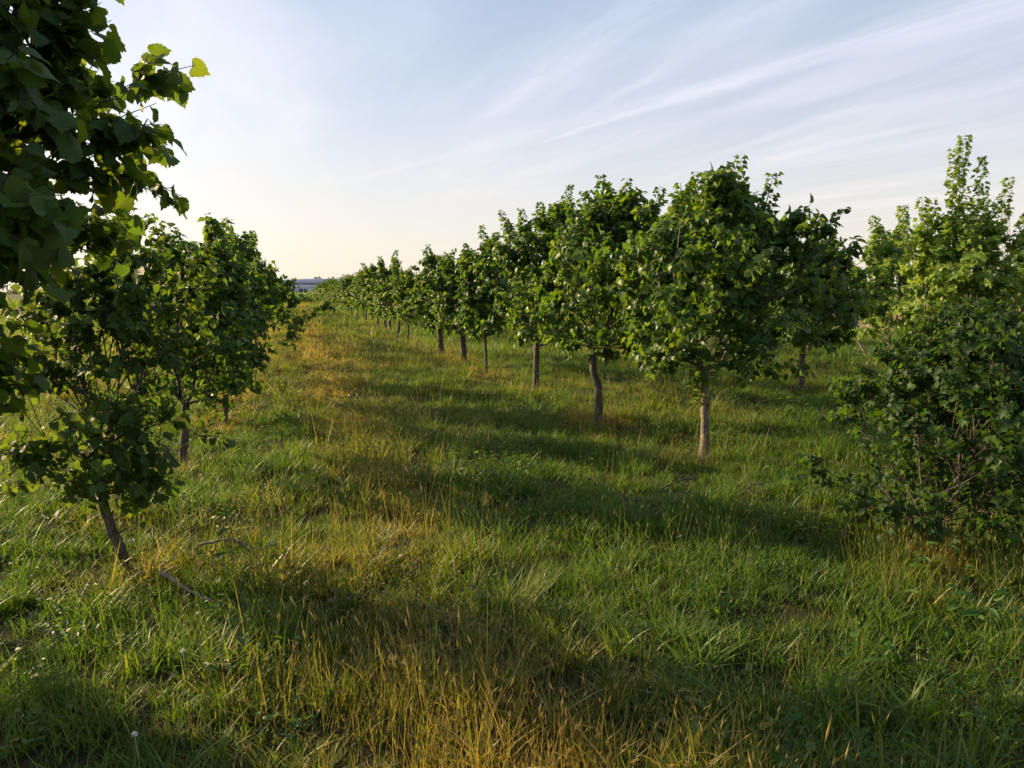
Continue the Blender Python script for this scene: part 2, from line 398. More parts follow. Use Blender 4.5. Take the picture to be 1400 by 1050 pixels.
# ------------------------------------------------------------------ tree generator
def gen_tree(seed, H=2.7, zb=.7, R=.85, tr=.045, trunk=None, off=(0, 0), tips=210, twigs=4, leaf=.078, kind='mid', shoots=6,
             fork=None, vase=.0, twig_geo=True, stems=1, shoot_len=.38, gaps=.25, spires=()):
    """returns trunk mesh data (Tubes) and leaf arrays of one young tree with its crown"""
    rng = np.random.default_rng(seed)
    tb = Tubes(); fork = fork or zb * .92
    if trunk is None:
        lx, ly = rng.uniform(-.05, .05, 2); trunk = [(0, 0, -.1), (lx * .3, ly * .3, fork * .3), (lx * .9, ly * .6, fork * .7), (lx, ly, fork)]
    tk = np.array(trunk, float)
    # resample the trunk smoothly
    u = np.linspace(0, len(tk) - 1, 14); ii = np.arange(len(tk))
    tkp = np.stack([np.interp(u, ii, tk[:, c]) for c in range(3)], 1)
    for _ in range(2): tkp[1:-1] = (tkp[:-2] + 2 * tkp[1:-1] + tkp[2:]) / 4
    tkp[1:-1, :2] += rng.normal(0, tr * .10, (12, 2))
    nodes = []; parent = []; 
    top = tkp[-1]
    # a central leader and a few scaffold limbs
    cx, cy = top[0] + off[0], top[1] + off[1]
    nodes.append(tuple(top)); parent.append(-1)
    ph = rng.uniform(0, 6.28, 6); am = rng.uniform(.08, .20, 6)
    def env(z, az):
        t = np.clip((z - zb) / (H - zb), 0, 1)
        prof = np.sin(math.pi * np.clip(t * .86 + .10, 0, 1) ** (.85 + vase)) ** .62
        lobe = 1 + sum(am[k] * np.sin((k + 1) * az + ph[k] + 2.2 * t * (k % 3)) for k in range(6)) * 1.1
        return R * prof * lobe * (.86 + .3 * math.sin(az * 4.7 + z * 9 + ph[0]) * math.sin(z * 6.1 + ph[1] + 2 * az))
    P = []
    while len(P) < tips:
        z = zb + (H - zb) * rng.random() ** .95; az = rng.uniform(0, 2 * math.pi)
        r = env(z, az) * (rng.uniform(.12, 1) ** .55)
        tt = (z - zb) / (H - zb)
        colh = float(vnoise(np.array(cx + r * math.cos(az)), np.array(cy + r * math.sin(az)), max(.22, R * .36), seed % 17 + 2))
        if z > zb + (H - zb) * (.62 + .50 * colh): continue
        q = vnoise(np.array(az * 1.1 + r), np.array(z * 2.6), .55, seed % 13)
        if r > R * .45 and q < gaps: continue
        sx = off[0] * tt * .4
        P.append((cx + r * math.cos(az) + sx, cy + r * math.sin(az), z))
    P = np.array(P); base = top + np.array([0, 0, -.0])
    d0 = np.linalg.norm((P - base) * [1, 1, .8], axis=1); P = P[np.argsort(d0)]; d0 = np.sort(d0)
    nd = [top]; pa = [-1]; dist = [0.0]
    for k in range(len(P)):
        N = np.array(nd); D = np.linalg.norm((N - P[k]), axis=1)
        dd = np.array(dist)
        # prefer parents below and nearer the fork
        cost = D + np.where(N[:, 2] > P[k][2] + .02, .5, 0) + .18 * dd + np.where(dd > d0[k], 1.0, 0)
        j = int(np.argmin(cost)); L = D[j]
        # intermediate nodes with an upward sag
        steps = max(1, int(L / .16)); last = j; A0 = N[j]
        for q in range(1, steps + 1):
            f = q / steps; pt = A0 + (P[k] - A0) * f + rng.normal(0, .012, 3) * (q < steps)
            pt = pt + np.array([0, 0, -.10 * L * math.sin(math.pi * f)]) * (q < steps)
            nd.append(pt); pa.append(last); dist.append(dist[last] + L / steps); last = len(nd) - 1
    nd = np.array(nd); pa = np.array(pa); w = np.zeros(len(nd)); ch = [[] for _ in nd]
    for i in range(len(nd) - 1, 0, -1): 
        w[i] += 1.0 if not ch[i] else 0; w[pa[i]] += w[i]; ch[pa[i]].append(i)
    rad = tr * .74 * (w / w[0]) ** .46; rad = np.maximum(rad, .0028)
    sides_t = 12 if kind in ('near', 'lobed') or tips > 150 else 7
    rt = np.interp(np.linspace(0, 1, 14), [0, .07, .13, .25, .9, 1], [2.1, 1.7, 1.25, 1.03, .92, 1.02]) * tr
    tb.add(tkp, rt, sides_t, rng, .035)
    if stems > 1:
        for k in range(stems - 1):
            a = rng.uniform(0, 6.28); b = np.array([math.cos(a), math.sin(a), 0]) * tr * rng.uniform(1.2, 3.2)
            e = top + np.array([rng.normal(0, .18), rng.normal(0, .18), rng.uniform(.1, .5)])
            pts = [b + [0, 0, -.05], b * 1.3 + [0, 0, fork * .5], (b * 1.5 + e) / 2 + [0, 0, fork * .35], e]
            tb.add(pts, np.array([1, .9, .75, .5]) * tr * rng.uniform(.5, .9), 7, rng, .03)
    # branch chains
    done = np.zeros(len(nd), bool)
    for i in range(1, len(nd)):
        if ch[i]: continue
        chain = [i]; 
        while pa[chain[-1]] >= 0 and not done[chain[-1]]:
            done[chain[-1]] = True; chain.append(pa[chain[-1]])
        chain = chain[::-1]
        if len(chain) < 2: continue
        r = rad[chain].copy(); r[0] = min(r[0], rad[chain[1]] * 1.15)
        tb.add(nd[chain], r, 6 if r[0] > .01 else 4)
    lp, lm, lu, ls = [], [], [], []
    up = np.array([0, 0, 1.0])
    def leafy(a, d, L, n, sz):
        d = norm(d); s = np.cross(d, up); s = norm(s) if np.linalg.norm(s) > .05 else np.array([1., 0, 0])
        pts = [a + d * L * f + np.array([0, 0, -.12 * L * f * f]) for f in (0, .5, 1.0)]
        if twig_geo: tb.add(pts, [.0028, .0022, .0012], 3)
        for q in range(n):
            f = (q + .6) / n; pp = a + d * L * f + np.array([0, 0, -.12 * L * f * f])
            sd = (1 if q % 2 else -1) * s
            m = d * rng.uniform(.2, .7) + sd * rng.uniform(.5, 1) + rng.normal(0, .3, 3) + [0, 0, rng.uniform(-1.25, .05)]
            u_ = up * rng.uniform(.4, 1.0) + d * .1 + np.array([P_out[0], P_out[1], 0]) * .7 + rng.normal(0, .5, 3)
            lp.append(pp + norm(m) * .012); lm.append(m); lu.append(u_); ls.append(sz * rng.uniform(.62, 1.15))
    for i in range(1, len(nd)):
        outer = not ch[i]
        if not outer and (w[i] > 3 or rng.random() < .35): continue
        q = nd[i]; P_out = norm(np.array([q[0] - cx, q[1] - cy, (q[2] - (zb + H) / 2) * .7]))
        dv = norm(nd[i] - nd[pa[i]])
        for t in range(twigs if outer else 2):
            d = P_out * rng.uniform(.2, .8) + dv * .5 + rng.normal(0, .45, 3) + [0, 0, .28]
            L = rng.uniform(.12, .25); leafy(q, d, L, int(rng.integers(5, 8)), leaf)
    # upright shoots breaking the outline
    hi = np.argsort(-(nd[:, 2] + rng.uniform(0, .35, len(nd))))
    picked = []
    for i in hi:
        if len(picked) >= shoots: break
        if all(np.linalg.norm(nd[i][:2] - nd[j][:2]) > R * .27 for j in picked): picked.append(i)
    jobs = []
    for i in picked: jobs.append((nd[i], None, None))
    for (dx, dz0, dz1, ly_) in spires: jobs.append((np.array([dx * .8, ly_, dz0]), np.array([dx, ly_, dz1]), 1))
    for (a0, e0, _s) in jobs:
        P_out = norm(np.array([a0[0] - cx, a0[1] - cy, .3])); L = shoot_len * rng.uniform(.6, 1.25)
        d = norm(np.array([P_out[0] * .5, P_out[1] * .5, 1]) + rng.normal(0, .12, 3))
        if e0 is not None: L = np.linalg.norm(e0 - a0); d = (e0 - a0) / L
        tb.add([a0, a0 + d * L * .5, a0 + d * L], [.006, .004, .002], 4)
        per = .026 if e0 is None else .045; reps = 4 if e0 is None else 7
        for q in range(int(L / per)):
            f = (q + 1) / (L / per); a = q * 2.4 + rng.uniform(-.4, .4); spread = .085 * (1.1 - .6 * f) if e0 is None else .11 * (1.15 - .7 * f)
            for rep in range(reps):
                aa = a + rep * 3.14 + rng.normal(0, .5); sd2 = np.array([math.cos(aa), math.sin(aa), rng.uniform(-.4, .4)])
                lp.append(a0 + d * L * f + norm(sd2) * rng.uniform(.01, spread)); lm.append(sd2 * .9 + [0, 0, rng.uniform(-.5, .2)])
                lu.append(up * .8 + sd2 * .2 + rng.normal(0, .4, 3)); ls.append(leaf * (1.02 - .35 * f) * rng.uniform(.7, 1.1))
    return tb, np.array(lp), np.array(lm), np.array(lu), np.array(ls), rng

def pixel_of(P):
    """projected position and depth in the 1400x1050 picture"""
    M = np.array(cam.rotation_euler.to_matrix()).T
    v = (np.asarray(P) - np.array([0, 0, CAM_H])) @ M.T
    dep = -v[:, 2]; return 700 + F * v[:, 0] / dep, 525 - F * v[:, 1] / dep, dep

LEAF_OBJ = {}
BASES = []
def hero_tree(name, xy, label, group, kind='mid', mat=None, single=0, cat='tree', rz=0.0, bark=None, sprig=None, **kw):
    """tree > trunk, crown; the nearest trees also have their 300 largest leaves as objects of their own"""
    z = float(bump_h(np.float64(xy[0]), np.float64(xy[1]))); BASES.append(xy)
    t = tag(empty(name, (xy[0], xy[1], z), rz), label, cat, group)
    tb, lp, lm, lu, ls, rng = gen_tree(kind=kind, **kw)
    mat = mat or M_LEAF
    link('trunk', tb.mesh('trunk', bark or M_BARK), t)
    rnd = np.clip(rng.beta(2, 3, len(lp)), 0, 1)
    keep = np.ones(len(lp), bool)
    if single:
        wp = lp + np.array([xy[0], xy[1], z]); px, py, dp = pixel_of(wp)
        vis = (px > -10) & (px < 1400) & (py > -10) & (py < 1060) & (dp > .2)
        # size on screen and nearness to the surface facing the camera
        score = np.where(vis, ls / dp - .02 * (dp - dp[vis].min()) / max(np.ptp(dp[vis]), .1), -1)
        idx = np.argsort(-score)[:single]; idx = idx[score[idx] > -.5]
        key = (kind, mat.name)
        if key not in LEAF_OBJ:
            LEAF_OBJ[key] = [mesh_np('leaf', P, T, mat, uv=U, attrs={'rnd': np.full(len(P), r0)})
                             for (P, T, U) in TPL[kind] for r0 in (.2, .5, .8)]
        Rm = frames(lm[idx], lu[idx])
        for q, i in enumerate(idx):
            lo = bpy.data.objects.new('leaf', LEAF_OBJ[key][int(rng.integers(0, 15))]); COL.objects.link(lo); lo.parent = t
            M4 = Matrix([[*(Rm[q][r] * ls[i]), lp[i][r]] for r in range(3)] + [[0, 0, 0, 1]]); lo.matrix_local = M4
        keep[idx] = False
    cr = link('crown', leaves_mesh('crown', lp[keep], lm[keep], lu[keep], ls[keep], kind, mat, rng, rnd[keep]), t)
    if single: cr['kind'] = 'stuff'
    if sprig:
        n = 60; hz = rng.uniform(sprig[0], sprig[1], n); a = rng.normal(math.pi * 1.25, 1.0, n)
        c = np.stack([np.cos(a), np.sin(a), rng.uniform(-.2, .5, n)], 1)
        p = np.stack([sprig[2] + np.zeros(n), np.zeros(n), hz], 1) + c * rng.uniform(.05, .12, n)[:, None]
        s = link('sprig', leaves_mesh('sprig', p, c + rng.normal(0, .3, (n, 3)), np.tile([0, 0, 1.], (n, 1)) + rng.normal(0, .4, (n, 3)),
                                      rng.uniform(.04, .065, n), 'mid', M_LEAFL, rng), t)
        s['label'] = 'pale young leaves sprouting from the bare trunk'
    return t

# ------------------------------------------------------------------ left row
GL = 'hazel trees of the left row'
hero_tree('hazel_tree', (-2.04, 2.0), 'large-leaved near tree cut off by the upper left edge, dark against the low sun', GL, kind='near', mat=M_LEAFN, single=300,
          seed=11, H=3.05, zb=1.27, R=.86, tr=.05, tips=600, twigs=6, leaf=.070, shoots=2, vase=.05, gaps=.05)
hero_tree('hazel_tree', ground_xy(177, 793), 'small tree with thin leaning trunk and low crown, left of the fallen sticks', GL, kind='near', mat=M_LEAFN, single=300,
          seed=12, H=1.90, zb=.48, R=.43, tr=.028, trunk=[(0, 0, -.1), (-.03, 0, .15), (-.10, .0, .32), (-.14, .02, .48)], off=(.04, 0), tips=220, leaf=.052, shoots=7, shoot_len=.2, gaps=.3, vase=.15)
hero_tree('hazel_tree', ground_xy(250, 637), 'second slender trunk of the left row, upright, its crown rising above the leaning tree', GL, kind='mid',
          seed=13, H=2.16, zb=.62, R=.54, tr=.036, off=(.08, 0), tips=260, leaf=.066, shoots=7, shoot_len=.3)
hero_tree('hazel_tree', (-3.50, 9.25), 'low-crowned tree of the left row filling the gap behind the second slender trunk', GL, kind='mid',
          seed=15, H=2.05, zb=.5, R=.5, tr=.035, off=(-.05, 0), tips=260, leaf=.072, shoots=6, shoot_len=.3)
hero_tree('hazel_tree', ground_xy(320, 547), 'third tree of the left row, crown overhanging the pale dry grass strip', GL, kind='mid',
          seed=14, H=2.3, zb=.72, R=.72, tr=.05, off=(.0, -.05), tips=250, leaf=.078, shoots=6)

# ------------------------------------------------------------------ right row
GR = 'hazel trees of the right row'
hero_tree('hazel_tree', ground_xy(963, 632), 'broadest right-row tree on a straight mottled trunk with pale sprouts below the crown', GR, kind='mid', single=300,
          seed=21, H=2.58, zb=.90, R=1.0, tr=.041, off=(-.04, 0), bark=M_MOTTLE, trunk=[(0, 0, -.1), (.0, 0, .3), (-.01, 0, .6), (-.02, 0, .88)], tips=470, twigs=5, leaf=.066, shoots=13, shoot_len=.26, gaps=.34, spires=((.25, 2.35, 2.80, 0), (-.12, 2.3, 2.68, .1), (.55, 2.2, 2.66, 0)), sprig=(.56, .84, -.02))
hero_tree('hazel_tree', ground_xy(817, 580), 'right-row tree with the dark trunk that bends to the left, left of the broadest tree', GR, kind='mid',
          seed=22, H=2.72, zb=.95, R=.92, tr=.045, off=(.22, 0), trunk=[(0, 0, -.1), (.01, 0, .25), (.01, 0, .45), (-.06, 0, .68), (-.08, 0, .95)], tips=340, twigs=5, leaf=.070, shoots=11, shoot_len=.32, gaps=.34)
hero_tree('hazel_tree', ground_xy(732, 535), 'full-crowned right-row tree on a short thick trunk, third from the right edge of the lane', GR, kind='mid',
          seed=23, H=2.85, zb=.80, R=.94, tr=.050, off=(.15, 0), tips=310, twigs=5, leaf=.074, shoots=10, gaps=.34)
hero_tree('hazel_tree', ground_xy(665, 512), 'narrow right-row tree on a very thin dark stem behind the short thick trunk', GR, kind='mid',
          seed=24, H=2.5, zb=.80, R=.52, tr=.028, off=(-.05, 0), tips=220, leaf=.08, shoots=5, shoot_len=.45)
hero_tree('hazel_tree', ground_xy(635, 500), 'right-row tree with a stout reddish trunk lit along its left edge', GR, kind='mid',
          seed=25, H=2.3, zb=.78, R=.56, tr=.07, off=(0, 0), tips=200, leaf=.085, shoots=5)
hero_tree('hazel_tree', ground_xy(603, 487), 'right-row tree with pointed top and short sunlit trunk, left of the stout reddish trunk', GR, kind='mid',
          seed=26, H=2.35, zb=.75, R=.62, tr=.07, off=(-.05, 0), tips=200, leaf=.085, shoots=4, shoot_len=.5)

# dark suckering bush at the right edge, and the tall light tree behind it
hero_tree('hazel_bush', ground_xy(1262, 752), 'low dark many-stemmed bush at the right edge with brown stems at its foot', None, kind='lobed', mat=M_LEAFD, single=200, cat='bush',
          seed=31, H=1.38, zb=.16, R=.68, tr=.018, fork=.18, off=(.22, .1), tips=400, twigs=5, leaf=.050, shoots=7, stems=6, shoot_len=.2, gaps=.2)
hero_tree('hazel_tree', row_pt(8.0, 7.9), 'tall light green tree with long upright shoots standing behind the dark bush', None, kind='lobed', mat=M_LEAFL,
          seed=32, H=2.5, zb=.6, R=.86, tr=.05, fork=.5, tips=215, leaf=.085, shoots=6, stems=4, shoot_len=.35, gaps=.44, spires=((-.10, 2.2, 3.3, 0), (.03, 2.2, 3.50, .05), (.22, 2.2, 3.2, -.05), (.60, 2.1, 2.95, 0), (-.72, 1.9, 2.62, 0), (-.42, 2.0, 2.75, .1), (.38, 2.0, 2.8, .1)))
hero_tree('hazel_tree', ground_xy(1095, 535), 'dark-crowned back-row tree on a thin brown trunk, right of the broadest tree', None, kind='mid',
          seed=33, H=2.3, zb=.88, R=.70, tr=.05, off=(.1, 0), tips=250, leaf=.085, shoots=6, sprig=(.62, .8, 0))
hero_tree('hazel_tree', ground_xy(1218, 501), 'yellowish sunlit back-row tree with two spiky tops, between dark crown and tall light tree', None, kind='lobed', mat=M_LEAFL,
          seed=34, H=2.9, zb=.75, R=.8, tr=.06, tips=210, leaf=.09, shoots=4, shoot_len=.3, gaps=.35, spires=((-.58, 2.3, 3.2, 0), (.10, 2.4, 3.38, 0), (-.25, 2.3, 2.9, 0)))
hero_tree('hazel_tree', row_pt(12.4, 10.1), 'dark green back-row tree cut off by the right edge of the picture', None, kind='mid',
          seed=35, H=2.6, zb=1.05, R=.85, tr=.05, tips=210, leaf=.09, shoots=5, shoot_len=.4)
# leaning pale stem among the back rows
x, y = ground_xy(1180, 492)
t = tag(empty('leaning_stem', (x, y, 0)), 'bare pale stem leaning left under the back-row crowns', 'stem')
tb = Tubes(); tb.add([(.12, 0, -.05), (.0, 0, .25), (-.22, 0, .52), (-.42, 0, .95)], [.035, .032, .03, .022], 8)
link('trunk', tb.mesh('trunk', M_PALE), t)
rng = np.random.default_rng(4); n = 240
p = np.array([-.42, 0, 1.05]) + rng.normal(0, 1, (n, 3)) * [.22, .22, .2]
link('crown', leaves_mesh('crown', p, rng.normal(0, 1, (n, 3)), np.tile([0, 0, 1.], (n, 1)) + rng.normal(0, .5, (n, 3)), rng.uniform(.05, .09, n), 'mid', M_LEAF, rng), t)

# ------------------------------------------------------------------ farther trees: four proto trees, copied with shared meshes
protos = []
for k, (H, R, zb, tr_, mt) in enumerate([(2.35, .72, .72, .055, M_LEAF), (2.5, .66, .80, .05, M_LEAF), (2.2, .78, .70, .06, M_LEAF), (2.45, .62, .78, .035, M_LEAF), (2.4, .75, .7, .05, M_LEAFL)]):
    tb, lp, lm, lu, ls, rng = gen_tree(50 + k, H=H, zb=zb, R=R, tr=tr_, tips=135, twigs=4, leaf=.095, kind='far', shoots=9, gaps=.33, shoot_len=.42, twig_geo=False)
    protos.append((tb.mesh('trunk', M_BARK), leaves_mesh('crown', lp, lm, lu, ls, 'far', mt, rng)))
def far_tree(p, s, label, group, k, sc, rz, name='hazel_tree'):
    x, y = row_pt(p, s)
    t = tag(empty(name, (x, y, float(bump_h(np.float64(x), np.float64(y)))), rz), label, 'tree', group)
    t.scale = (sc, sc, sc)
    link('trunk', protos[k][0], t); link('crown', protos[k][1], t)
rr = random.Random(8)
# unseen trees added as a next left row, to shade the near ground
for k, s_ in enumerate((3.4, 6.2)):
    far_tree(-5.45, s_, ['first', 'second', 'third', 'fourth'][k] + ' unseen tree added beyond the left edge to shade the near ground', 'added shade trees beyond the left edge', k % 4, 1.1, k * 1.7)
# rest of the right row
s = 24.4; first = True
special = {0: 'thin-trunked young tree of the right row, just beyond the two stout trunks', 1: 'second thin-trunked tree of the right row, left of the first one',
           2: 'right-row tree on a dark trunk leaning left above the lane'}
i = 0
while s < 112:
    far_tree(3.5 + rr.uniform(-.15, .15), s, special.get(i, 'small distant tree of the right row receding towards the horizon'), GR if i < 3 else 'distant trees of the right row',
             rr.randrange(4), rr.uniform(.82, 1.12), rr.uniform(0, 6.28))
    s += rr.uniform(2.3, 3.0); i += 1
s = 14.6; i = 0
while s < 78:
    far_tree(-1.35 + rr.uniform(-.12, .12), s, 'distant tree of the left row, crowns merging beyond the third tree', 'distant trees of the left row',
             rr.randrange(4), rr.uniform(.84, 1.0), rr.uniform(0, 6.28))
    s += rr.uniform(2.3, 3.0); i += 1
for p, s0, s1, txt in ((8.0, 13.3, 95, 'tree of the second row on the right, half hidden behind the front row'),
                       (12.4, 15.6, 90, 'tree of the farthest row on the right, seen between nearer crowns')):
    s = s0
    while s < s1:
        if p > 12: s += rr.uniform(.8, 2.2)
        far_tree(p + rr.uniform(-.15, .15), s, txt, 'trees of the back rows on the right', rr.randrange(5) if rr.random() < .5 else rr.randrange(4), rr.uniform(.84, 1.08), rr.uniform(0, 6.28))
        s += rr.uniform(2.4, 3.3)

# ------------------------------------------------------------------ grass: clump meshes placed by geometry nodes
CL = bpy.data.collections.new('clump_library')        # not linked to the scene: only the nodes use it
def blades(rng, cnt, rad, hmin, hmax, width, bend, seg=3, upright=.25, head=0.0, swirl=None):
    V, T, A, Hh = [], [], [], []; o = 0
    for _ in range(cnt):
        a = rng.uniform(0, 6.28); r = rad * math.sqrt(rng.random()); h = rng.uniform(hmin, hmax); az = rng.uniform(0, 6.28)
        if swirl is not None: az = swirl + rng.normal(0, .5)
        d = np.array([math.cos(az), math.sin(az), 0]); b = np.array([r * math.cos(a), r * math.sin(a), -.015])
        lean = rng.uniform(0, upright); bd = rng.uniform(.2, 1) * bend; side = np.array([-d[1], d[0], 0]); tw = rng.uniform(-.8, .8)
        side = norm(side * math.cos(tw) + d * math.sin(tw)); w = width * rng.uniform(.6, 1.2); c = rng.random()
        pts = []
        for q in range(seg + 1):
            f = q / seg; pts.append(b + d * h * (lean * f + bd * f * f) + np.array([0, 0, h * (f - .38 * bd * f * f)]))
        for q in range(seg):
            f = q / seg; ww = w * (1 - f ** 1.6) if seg > 1 else w
            V += [pts[q] - side * ww, pts[q] + side * ww]
        V.append(pts[-1])
        for q in range(seg - 1):
            k = o + 2 * q; T += [(k, k + 1, k + 3), (k, k + 3, k + 2)]
        k = o + 2 * (seg - 1); T.append((k, k + 1, k + 2))
        m = 2 * seg + 1; A += [c] * m; Hh += [q / seg for q in range(seg) for _ in (0, 1)] + [1]; o += m
        if head and rng.random() < head:        # narrow seed head, a small spindle
            e = pts[-1]; dr = norm(pts[-1] - pts[-2]); L = rng.uniform(.022, .045); ww = rng.uniform(.0014, .0024)
            s2 = norm(np.cross(dr, side))
            base = [e - dr * L * .3, e + dr * L]
            ring = [e + dr * L * .2 + side * ww, e + dr * L * .2 + s2 * ww, e + dr * L * .2 - side * ww, e + dr * L * .2 - s2 * ww]
            V += base + ring
            for z in range(4): T += [(o, o + 2 + z, o + 2 + (z + 1) % 4), (o + 1, o + 2 + (z + 1) % 4, o + 2 + z)]
            A += [min(1, c * .5 + .5)] * 6; Hh += [1] * 6; o += 6
    return V, T, A, Hh
LIB = {}
ORDER = []
def hash_key(k): return sum(ord(c) * (i + 3) for i, c in enumerate(k)) * 10
def add_lib(key, V, T, A, Hh, mat):
    me = mesh_np('clump', V, T, mat, attrs={'rnd': A, 'hgt': Hh})
    o = bpy.data.objects.new('x', me); CL.objects.link(o); ORDER.append(o); LIB.setdefault(key, []).append(len(ORDER) - 1)
def make(key, mat, variants, **kw):
    for v in range(variants):
        add_lib(key, *blades(np.random.default_rng(hash_key(key) + v), **kw), mat)
make('lush', M_GRASS, 6, cnt=52, rad=.075, hmin=.06, hmax=.16, width=.0036, bend=.6, seg=4, upright=.5)
make('short', M_GRASS, 4, cnt=64, rad=.15, hmin=.03, hmax=.10, width=.0038, bend=.7, seg=3, upright=.7)
make('wide', M_GRASS, 3, cnt=32, rad=.055, hmin=.10, hmax=.22, width=.0050, bend=.8, seg=5, upright=.5)
make('stalk', M_STALK, 4, cnt=24, rad=.15, hmin=.16, hmax=.34, width=.0014, bend=.22, seg=3, upright=.16, head=.55)
make('thatch', M_STALK, 3, cnt=55, rad=.18, hmin=.06, hmax=.16, width=.0022, bend=1.3, seg=3, upright=1.2)
make('farA', M_GRASS, 4, cnt=60, rad=.30, hmin=.10, hmax=.24, width=.0075, bend=.6, seg=2, upright=.45)
make('farB', M_STALK, 3, cnt=36, rad=.30, hmin=.16, hmax=.34, width=.005, bend=.3, seg=2, upright=.25)
# broad-leaved weeds
for v in range(4):
    rng = np.random.default_rng(900 + v); V = []; T = []; A = []; o = 0; n = 26
    for q in range(n):
        P, TT, U = TPL['mid'][int(rng.integers(0, 5))]; a = rng.uniform(0, 6.28); r = .12 * math.sqrt(rng.random())
        mid = np.array([[math.cos(a), math.sin(a), rng.uniform(-.1, .9)]]); upv = np.array([[0, 0, 1.0]]) + rng.normal(0, .3, (1, 3))
        Rm = frames(mid, upv)[0]; sz = rng.uniform(.018, .038); P2 = P * [(.75 if v % 2 else .42), 1, 1]
        W = P2 @ Rm.T * sz + [r * math.cos(a * 3), r * math.sin(a * 3), rng.uniform(.01, .14)]
        V += list(W); T += [tuple(t + o) for t in TT]; A += [rng.random()] * len(P); o += len(P)
    add_lib('weed', V, T, A, [0.5] * len(V), M_WEED)
for i, o in enumerate(ORDER): o.name = 'clump_%03d' % i

def scatter(name, pts, rot, scl, kid, dry, label):
    me = bpy.data.meshes.new(name); n = len(pts)
    me.vertices.add(n); me.vertices.foreach_set('co', np.asarray(pts, np.float32).ravel())
    for k, typ, arr, f in (('rot', 'FLOAT_VECTOR', rot, 'vector'), ('scl', 'FLOAT_VECTOR', scl, 'vector'), ('kid', 'INT', kid, 'value'), ('dry', 'FLOAT', dry, 'value')):
        at = me.attributes.new(k, typ, 'POINT'); at.data.foreach_set(f, np.asarray(arr, np.int32 if typ == 'INT' else np.float32).ravel())
    o = link(name, me)
    ng = bpy.data.node_groups.new(name, 'GeometryNodeTree')
    ng.interface.new_socket('Geometry', in_out='INPUT', socket_type='NodeSocketGeometry'); ng.interface.new_socket('Geometry', in_out='OUTPUT', socket_type='NodeSocketGeometry')
    N = ng.nodes; gi = N.new('NodeGroupInput'); go = N.new('NodeGroupOutput'); ip = N.new('GeometryNodeInstanceOnPoints')
    ci = N.new('GeometryNodeCollectionInfo'); ci.inputs['Collection'].default_value = CL; ci.inputs['Separate Children'].default_value = True; ci.inputs['Reset Children'].default_value = True
    def na(k, dt):
        a = N.new('GeometryNodeInputNamedAttribute'); a.data_type = dt; a.inputs['Name'].default_value = k; return a.outputs['Attribute']
    Lk = ng.links.new
    Lk(gi.outputs[0], ip.inputs['Points']); Lk(ci.outputs[0], ip.inputs['Instance']); ip.inputs['Pick Instance'].default_value = True
    Lk(na('kid', 'INT'), ip.inputs['Instance Index']); Lk(na('rot', 'FLOAT_VECTOR'), ip.inputs['Rotation']); Lk(na('scl', 'FLOAT_VECTOR'), ip.inputs['Scale'])
    Lk(ip.outputs[0], go.inputs[0])
    md = o.modifiers.new('scatter', 'NODES'); md.node_group = ng
    return tag(o, label, kind='stuff')

rng = np.random.default_rng(77)
def field(d0, d1, dens, margin=2.2):
    """random ground points in the ring wedge the picture and its surroundings show"""
    half = math.radians(37); A_ = (2 * half) / 2 * (d1 * d1 - d0 * d0)
    w = margin; n = int(dens * (A_ * 1.0))
    # sample in a widened wedge
    r = np.sqrt(rng.uniform(d0 * d0, d1 * d1, n)); a = rng.uniform(-half, half, n)
    x = r * np.sin(a); y = r * np.cos(a)
    return x, y
def zone(x, y):
    p = x * NX + y * NY; s = x * UX + y * UY
    d = .33 * np.exp(-((p - .50) / .58) ** 2) + .30 * (vnoise(x, y, .55, 1) - .5) + .34 * (vnoise(x, y, 1.7, 2) - .5) + .22 * (vnoise(x, y, .22, 3) - .5)
    d += .28 * np.exp(-((p + .92) / .35) ** 2) * (s > 9) + .18 * np.exp(-((p - 3.5) / .3) ** 2) + .10 * np.exp(-((p + 3.2) / 1.2) ** 2)
    for bx, by in BASES: d += .45 * np.exp(-((x - bx) ** 2 + (y - by) ** 2) / .12)
    d += .13 * np.clip((np.hypot(x, y) - 6) / 14, 0, 1) * (p < 3.2) - .16 * np.clip((p - 1.6) / .8, 0, 1) * (np.hypot(x, y) < 9)  # first term puts grazing sunlight into the dryness, yellower with distance
    return np.clip(d + .12, 0, 1), p
def place(x, y, mode):
    dry, p = zone(x, y); n = len(x); u = rng.random(n)
    lay = vnoise(x, y, .8, 5); tall = .46 + .72 * vnoise(x, y, .30, 6) ** 1.4 + .40 * vnoise(x, y, 1.3, 7)
    kid = np.zeros(n, int)
    def pick(mask, key):
        c = LIB[key]; kid[mask] = np.array(c)[rng.integers(0, len(c), n)][mask]
    if mode == 'near':
        pick(np.ones(n, bool), 'lush')
        pick(u < .30, 'short'); pick((u > .30) & (u < .37 + .14 * (lay > .62)), 'wide')
        pick((u > .53) & (u < .60 + .12 * (lay < .3)), 'weed')
        pick((u > .80) & (dry > .22), 'thatch'); st = (u > 1 - .07 - .42 * np.clip(dry - .12, 0, .5)); pick(st, 'stalk')
    else:
        pick(np.ones(n, bool), 'farA'); pick(u > 1 - .05 - .5 * np.clip(dry - .1, 0, .6), 'farB')
    rz = rng.uniform(0, 6.28, n); rot = np.stack([rng.normal(0, .10, n), rng.normal(0, .10, n), rz], 1)
    sc = tall * rng.uniform(.75, 1.2, n) * np.where(rng.random(n) < .10, 1.4, 1.0)
    return kid, rot, sc, dry + rng.normal(0, .06, n), p
X_, Y_, K_, R_, S_, D_ = [], [], [], [], [], []
